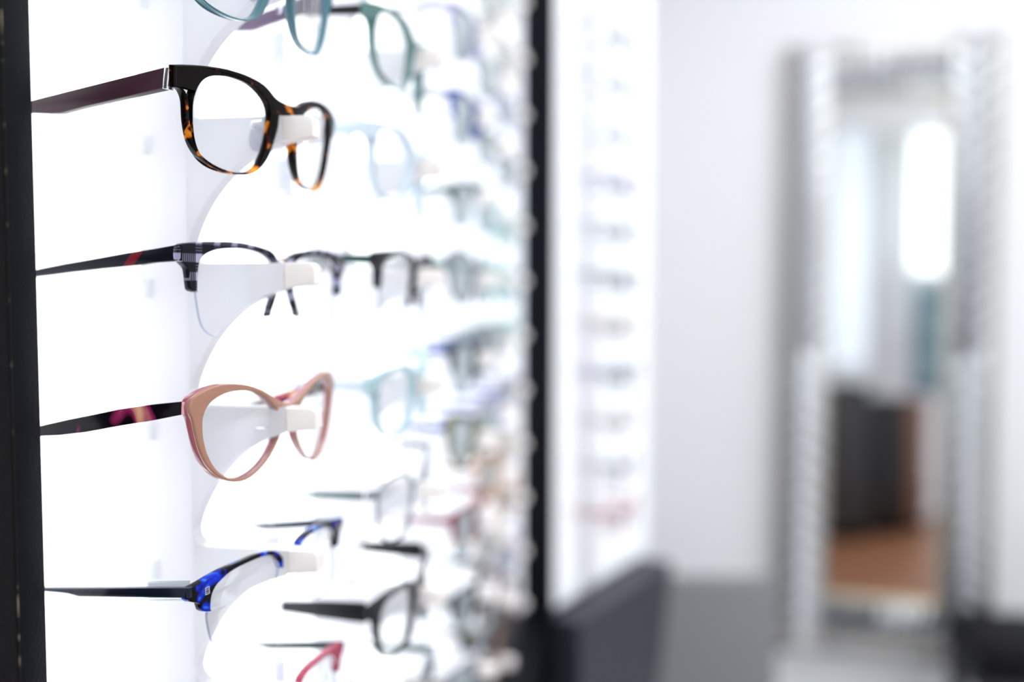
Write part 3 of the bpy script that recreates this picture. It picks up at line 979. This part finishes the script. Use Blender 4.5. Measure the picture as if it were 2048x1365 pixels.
T = 0.08
room_box('floor', NL - T, NR + T, UR - T, UB + T, FLOOR_H - T, FLOOR_H, plain('pale stone floor', (0.74, 0.74, 0.75), 0.4, vary=0.06, bscale=3))
room_box('ceiling', NL - T, NR + T, UR - T, UB + T, HT, HT + T, M_CEIL)
room_box('wall_left', NL - T, NL, UR - T, UB + T, FLOOR_H, HT, M_WALL)
room_box('wall_right', NR, NR + T, UR - T, UB + T, FLOOR_H, HT, M_WALL)
room_box('wall_rear', NL, NR, UR - T, UR, FLOOR_H, HT, M_WALL)

# ------------------------------------------------------------------ tall mirror in a silver leaf-cut frame
MP = CAM + ray(1785, 700) * 2.86
PHI = math.radians(17)
mx = np.array([math.cos(PHI), -math.sin(PHI), 0.0])            # along the mirror, to the right
lean = math.radians(1.5)
mn0 = np.array([-math.sin(PHI), -math.cos(PHI), 0.0])
mz = ZUP * math.cos(lean) - mn0 * math.sin(lean)
mn = mn0 * math.cos(lean) + ZUP * math.sin(lean)
MM = Matrix(((mx[0], -mn[0], mz[0], MP[0]), (mx[1], -mn[1], mz[1], MP[1]), (mx[2], -mn[2], mz[2], MP[2]), (0, 0, 0, 1)))   # local x right, y into the wall, z up


def on_mirror(x, y):
    d = ray(x, y)
    t = ((MP - CAM) @ mn) / (d @ mn)
    w = CAM + d * t - MP
    return w @ mx, w @ mz


WALLM = Matrix.Translation(Vector(MP)) @ Matrix.Rotation(-PHI, 4, 'Z')
wb = link('wall_back', box_mesh('wall_back', -1.02, 1.79, 0.056, 0.056 + T, -MP[2], HT + CAMZ - MP[2]), M_WALL); wb.matrix_world = WALLM
tag(wb, kind='structure')
bb = link('baseboard_back', box_mesh('baseboard_back', -1.02, 1.79, 0.043, 0.056, -MP[2], -MP[2] + 0.08), plain('white trim', (0.8, 0.8, 0.8), 0.5)); bb.matrix_world = WALLM
tag(bb, kind='structure')
M_SILVER = plain('silver leaf', (0.43, 0.44, 0.455), 0.22, metal=0.9, bump=0.3, bscale=90)
M_BEAD = plain('champagne bead', (0.55, 0.48, 0.34), 0.3, metal=0.9)
M_MIRROR = plain('mirror glass', (0.90, 0.91, 0.92), 0.015, metal=1.0)
mir = empty('wall_mirror', MM, 'tall mirror in a wide silver leaf-patterned frame on the white wall', 'mirror')
ix0, iz1 = on_mirror(1662, 195); ix1, _ = on_mirror(1902, 195)
_, iz0 = on_mirror(1780, 1205)
ox0, oz1 = on_mirror(1568, 98); ox1, _ = on_mirror(2010, 98)
_, oz0 = on_mirror(1780, 1320)
link('mirror_glass', box_mesh('mirror_glass', ix0 - 0.005, ix1 + 0.005, 0.004, 0.010, iz0 - 0.005, iz1 + 0.005), M_MIRROR, mir)
link('backing', box_mesh('backing', ox0 + 0.01, ox1 - 0.01, 0.010, 0.025, oz0 + 0.01, oz1 - 0.01), plain('mirror backing', (0.7, 0.7, 0.7), 0.7), mir)


def leaf_band(x0, x1, z0, z1, vertical, flip_at=None):
    """a frame member: sloping moulding with overlapping leaves in relief"""
    bm = bmesh.new()
    add_box(bm, x0, x1, -0.006, 0.010, z0, z1, 0.003)
    if vertical:
        n = 26
        step = (z1 - z0) / n
        cx = 0.5 * (x0 + x1); hw = 0.48 * (x1 - x0)
        for k in range(n):
            zc = z0 + (k + 0.5) * step
            up = 1 if zc > flip_at else -1
            for s in (-1, 1):
                # leaf blade: rises from the centre line and slants outward
                a = (cx, zc - up * step * 0.55); b_ = (cx + s * hw, zc + up * step * 0.15); c = (cx + s * hw * 0.95, zc + up * step * 0.60); d = (cx, zc + up * step * 0.35)
                v = [bm.verts.new((a[0], -0.0085, a[1])), bm.verts.new((b_[0], -0.007, b_[1])), bm.verts.new((c[0], -0.007, c[1])), bm.verts.new((d[0], -0.026, d[1])),
                     bm.verts.new((cx + s * hw * 0.5, -0.0165, zc + up * step * 0.35))]
                w = [bm.verts.new((p[0], 0.0, p[1])) for p in (a, b_, c, d)]
                for f in ((v[0], v[1], v[4]), (v[1], v[2], v[4]), (v[2], v[3], v[4]), (v[3], v[0], v[4]), (v[0], v[1], w[1], w[0]), (v[1], v[2], w[2], w[1]), (v[2], v[3], w[3], w[2]), (v[3], v[0], w[0], w[3])):
                    bm.faces.new(f)
    else:
        n = 9
        step = (x1 - x0) / n
        cz = 0.5 * (z0 + z1); hw = 0.48 * (z1 - z0); mid = 0.5 * (x0 + x1)
        for k in range(n):
            xc = x0 + (k + 0.5) * step
            up = 1 if xc > mid else -1
            for s in (-1, 1):
                a = (xc - up * step * 0.55, cz); b_ = (xc + up * step * 0.15, cz + s * hw); c = (xc + up * step * 0.60, cz + s * hw * 0.95); d = (xc + up * step * 0.35, cz)
                v = [bm.verts.new((a[0], -0.0085, a[1])), bm.verts.new((b_[0], -0.007, b_[1])), bm.verts.new((c[0], -0.007, c[1])), bm.verts.new((d[0], -0.026, d[1])),
                     bm.verts.new((xc + up * step * 0.35, -0.0165, cz + s * hw * 0.5))]
                w = [bm.verts.new((p[0], 0.0, p[1])) for p in (a, b_, c, d)]
                for f in ((v[0], v[1], v[4]), (v[1], v[2], v[4]), (v[2], v[3], v[4]), (v[3], v[0], v[4]), (v[0], v[1], w[1], w[0]), (v[1], v[2], w[2], w[1]), (v[2], v[3], w[3], w[2]), (v[3], v[0], w[0], w[3])):
                    bm.faces.new(f)
    return to_mesh('frame_side', bm, 25)


_, zflip = on_mirror(1785, 705)
for nm, a, b, c, d, vert in (('frame_side', ox0, ix0, oz0, oz1, True), ('frame_side', ix1, ox1, oz0, oz1, True), ('frame_top', ix0, ix1, iz1, oz1, False), ('frame_bottom', ix0, ix1, oz0, iz0, False)):
    link(nm, leaf_band(a, b, c, d, vert, zflip), M_SILVER, mir)
for nm, (e, r_) in {'inner_bead': (0.004, 0.004), 'outer_bead': (-(ix0 - ox0) * 0.94, 0.005)}.items():
    bm = bmesh.new()
    xa, xb, za, zb = ix0 + e, ix1 - e, iz0 + e, iz1 - e
    for p, q in (((xa, za), (xb, za)), ((xb, za), (xb, zb)), ((xb, zb), (xa, zb)), ((xa, zb), (xa, za))):
        add_tube(bm, [(p[0], -0.010, p[1]), (q[0], -0.010, q[1])], r_, 10)
    link(nm, to_mesh(nm, bm, 60), M_BEAD, mir)

# ------------------------------------------------------------------ grey chair in front of the back wall
GREY = plain('grey upholstery', (0.235, 0.24, 0.255), 0.75, bump=0.3, bscale=300, vary=0.12)
CHAR = plain('charcoal upholstery', (0.045, 0.047, 0.053), 0.8, bump=0.3, bscale=300)
SLATE = plain('slate blue upholstery', (0.055, 0.062, 0.095), 0.8, bump=0.3, bscale=300)
cd = 2.35
p0 = at_depth(1425, 1156, cd)
CH = Matrix.Translation(Vector((p0[0], p0[1], 0))) @ Matrix.Rotation(math.radians(-2), 4, 'Z')     # local x right, y away, z up from floor
chair = empty('chair', CH, 'grey upholstered chair seen from behind, standing before the white wall', 'chair')
zt = p0[2]
hw = 258 / F * cd / 2


def loft(name, rings, mat, parent, bev=0.012):
    bm = bmesh.new()
    vs = [[bm.verts.new(p) for p in r] for r in rings]
    for a, b in zip(vs, vs[1:]):
        for i in range(4): bm.faces.new([a[i], a[(i + 1) % 4], b[(i + 1) % 4], b[i]])
    bm.faces.new(vs[0][::-1]); bm.faces.new(vs[-1])
    bmesh.ops.bevel(bm, geom=bm.edges[:], offset=bev, segments=3, affect='EDGES', profile=0.5)
    return link(name, to_mesh(name, bm, 40), mat, parent)


loft('backrest', [[(-hw, 0, zt - 0.48), (hw, 0, zt - 0.48), (hw, 0.06, zt - 0.48), (-hw, 0.06, zt - 0.48)],
                  [(-hw, -0.02, zt), (hw, -0.02, zt), (hw, 0.035, zt), (-hw, 0.035, zt)]], GREY, chair)
loft('seat', [[(-hw - 0.01, 0.0, zt - 0.55), (hw + 0.01, 0.0, zt - 0.55), (hw + 0.01, 0.42, zt - 0.55), (-hw - 0.01, 0.42, zt - 0.55)],
              [(-hw - 0.01, 0.0, zt - 0.485), (hw + 0.01, 0.0, zt - 0.485), (hw + 0.01, 0.42, zt - 0.485), (-hw - 0.01, 0.42, zt - 0.485)]], CHAR, chair)['label'] = 'charcoal seat'
for sx in (-hw + 0.02, hw - 0.02):
    for sy in (0.05, 0.38):
        bm = bmesh.new(); add_tube(bm, [(sx, sy, 0.0), (sx, sy, zt - 0.545)], [0.010, 0.015], 12)
        link('leg', to_mesh('leg', bm, 60), plain('dark wood', (0.05, 0.03, 0.02), 0.5), chair)

# black bench at the right, under the mirror's right end
b0 = at_depth(1958, 1300, 2.45)
bench = empty('bench', Matrix.Translation(Vector((b0[0], b0[1], 0))) @ Matrix.Rotation(-TH, 4, 'Z'), 'low black bench below the right side of the mirror', 'bench')
link('seat', box_mesh('seat', 0, 0.75, 0, 0.32, b0[2] - 0.09, b0[2], 0.012), plain('black leather', (0.006, 0.006, 0.007), 0.5, bump=0.2, bscale=150, spec=0.1), bench)
link('seat_frame', box_mesh('seat_frame', 0.01, 0.74, 0.01, 0.31, b0[2] - 0.13, b0[2] - 0.09, 0.003), CHAR, bench)
for sx in (0.03, 0.72):
    for sy in (0.03, 0.29):
        link('leg', box_mesh('leg', sx - 0.02, sx + 0.02, sy - 0.02, sy + 0.02, 0.0, b0[2] - 0.13, 0.003), CHAR, bench)


# ------------------------------------------------------------------ what the mirror shows: the rear of the shop
def behind(x, y, L):
    """real place of a thing seen in the mirror along the sight line at path length L"""
    v = CAM + ray(x, y) * L
    return v - 2 * ((v - MP) @ mn) * mn


def reflected_box(name, x0, x1, ytop, L, depth, mat, label, cat, zbot=0.0, parts=None):
    a = behind(x0, 700, L); b = behind(x1, 700, L)
    zt = behind(0.5 * (x0 + x1), ytop, L)[2]
    c = 0.5 * (a + b)
    w = np.linalg.norm((a - b)[:2])
    ax = (a - b)[:2] / w
    ang = math.atan2(ax[1], ax[0])
    M = Matrix.Translation((c[0], c[1], 0)) @ Matrix.Rotation(ang, 4, 'Z')
    # which side of the local y axis faces away from the mirror
    sgn = 1 if (Vector((-math.sin(ang), math.cos(ang))).dot(Vector((c[0] - MP[0], c[1] - MP[1]))) > 0) else -1
    return M, w, zt, sgn


def cabinet_reflected(x0, x1, ytop, L, depth, mat, label, name='counter'):
    M, w, zt, s = reflected_box(name, x0, x1, ytop, L, depth, mat, label, 'cabinet')
    r = empty(name, M, label, 'counter')
    link('body', box_mesh('body', -w / 2, w / 2, 0, s * depth, 0.0065, zt - 0.03, 0.003), mat, r)
    link('top', box_mesh('top', -w / 2 - 0.01, w / 2 + 0.01, -s * 0.01, s * (depth + 0.01), zt - 0.03, zt, 0.003), mat, r)
    link('kickboard', box_mesh('kickboard', -w / 2 + 0.01, w / 2 - 0.01, -s * 0.004, 0, 0.0065, 0.07), M_BLACK, r)


cabinet_reflected(1650, 1742, 770, 6.4, 0.45, plain('dark grey laminate', (0.028, 0.028, 0.029), 0.5), 'dark grey counter reflected at the lower left of the mirror')
cabinet_reflected(1748, 1812, 800, 6.6, 0.40, plain('matt black laminate', (0.005, 0.005, 0.006), 0.5), 'black counter reflected in the middle of the mirror')
cabinet_reflected(1820, 1856, 800, 6.8, 0.40, plain('brown veneer', (0.20, 0.10, 0.065), 0.5), 'brown wooden counter reflected at the right of the mirror')
# lit wall panel, daylight window, poster
M, w, zt, s = reflected_box('', 1650, 1735, 190, 7.55, 0.05, None, '', '')
zb = behind(1690, 735, 7.55)[2]
lp = empty('light_column', M, 'pale blue lit display column reflected at the left of the mirror', 'display cabinet')
link('diffuser', box_mesh('diffuser', -w / 2, w / 2, 0, s * 0.03, zb, zt, 0.002), plain('pale blue lit acrylic', (0.8, 0.85, 0.9), 0.4, emit=0.45, ecol=(0.80, 0.90, 1.0)), lp)
link('post', box_mesh('post', -w / 2, w / 2, s * 0.031, s * 0.08, 0, zt + 0.02, 0.002), plain('white laminate', (0.8, 0.81, 0.84), 0.4), lp)
M, w, zt, s = reflected_box('', 1818, 1922, 225, 7.55, 0.05, None, '', '')
zb = behind(1870, 545, 7.55)[2]
wn = link('window_1', box_mesh('window_1', -w / 2, w / 2, 0, s * 0.02, zb, zt), plain('daylight through glass', (0.9, 0.95, 0.95), 0.2, emit=1.5, ecol=(0.93, 1.0, 0.98)))
wn.matrix_world = M
tag(wn, kind='structure')
bm = bmesh.new()
for a in ((-w / 2 - 0.03, -w / 2, zb - 0.03, zt + 0.03), (w / 2, w / 2 + 0.03, zb - 0.03, zt + 0.03), (-w / 2, w / 2, zb - 0.03, zb), (-w / 2, w / 2, zt, zt + 0.03)):
    y0, y1 = sorted((-s * 0.01, s * 0.03))
    add_box(bm, a[0], a[1], y0, y1, a[2], a[3])
fr = link('window_frame', to_mesh('window_frame', bm, 0), plain('pale window frame', (0.7, 0.71, 0.68), 0.5), wn)
M, w, zt, s = reflected_box('', 1826, 1892, 560, 7.35, 0.05, None, '', '')
zb = behind(1860, 790, 7.35)[2]
ps = empty('poster_stand', M, 'blue-grey poster stand reflected below the bright window in the mirror', 'poster stand')
link('panel', box_mesh('panel', -w / 2, w / 2, 0, s * 0.02, zb, zt, 0.002), marbled('blue grey print', [(0.3, (0.05, 0.08, 0.09)), (0.5, (0.20, 0.30, 0.34)), (0.7, (0.42, 0.50, 0.53))], nscale=5, detail=2, rough=0.5), ps)
link('stand', box_mesh('stand', -0.015, 0.015, s * 0.021, s * 0.04, 0.0065, zb + 0.1, 0.002), M_METAL, ps)
link('foot', box_mesh('foot', -w / 2, w / 2, s * -0.08, s * 0.12, 0.0065, 0.018, 0.002), M_METAL, ps)

planks = link('flooring', box_mesh('flooring', -0.16, 1.3, -1.9, 1.45, FLOOR_H, FLOOR_H + 0.006, 0.002), wood_floor())  # slab of brown floorboards added over the paler floor
planks.matrix_world = ROOM
tag(planks, 'brown wooden carpet on the pale floor, reflected at the foot of the mirror', 'flooring')
fill_panel = link('rear_fill_panel', box_mesh('rear_fill_panel', 0.95, 2.2, UR, UR + 0.012, -0.75, 1.2), plain('added fill glow', (0.9, 0.95, 0.95), 0.2, emit=2.6, ecol=(0.95, 0.98, 1.0)))  # invented glowing panel on the rear wall, added as fill light
fill_panel.matrix_world = ROOM
tag(fill_panel, kind='structure')
bm = bmesh.new()
for a in ((0.91, 0.95, -0.79, 1.24), (2.2, 2.24, -0.79, 1.24), (0.95, 2.2, -0.79, -0.75), (0.95, 2.2, 1.2, 1.24), (1.56, 1.59, -0.75, 1.2)):
    add_box(bm, a[0], a[1], UR + 0.0005, UR + 0.03, a[2], a[3])
wf = link('window_frame', to_mesh('window_frame', bm, 0), plain('pale window frame', (0.7, 0.71, 0.68), 0.5)); wf.matrix_world = ROOM; wf.parent = fill_panel; wf.matrix_parent_inverse = fill_panel.matrix_world.inverted()  # surround for the added fill panel, shaped like a window's
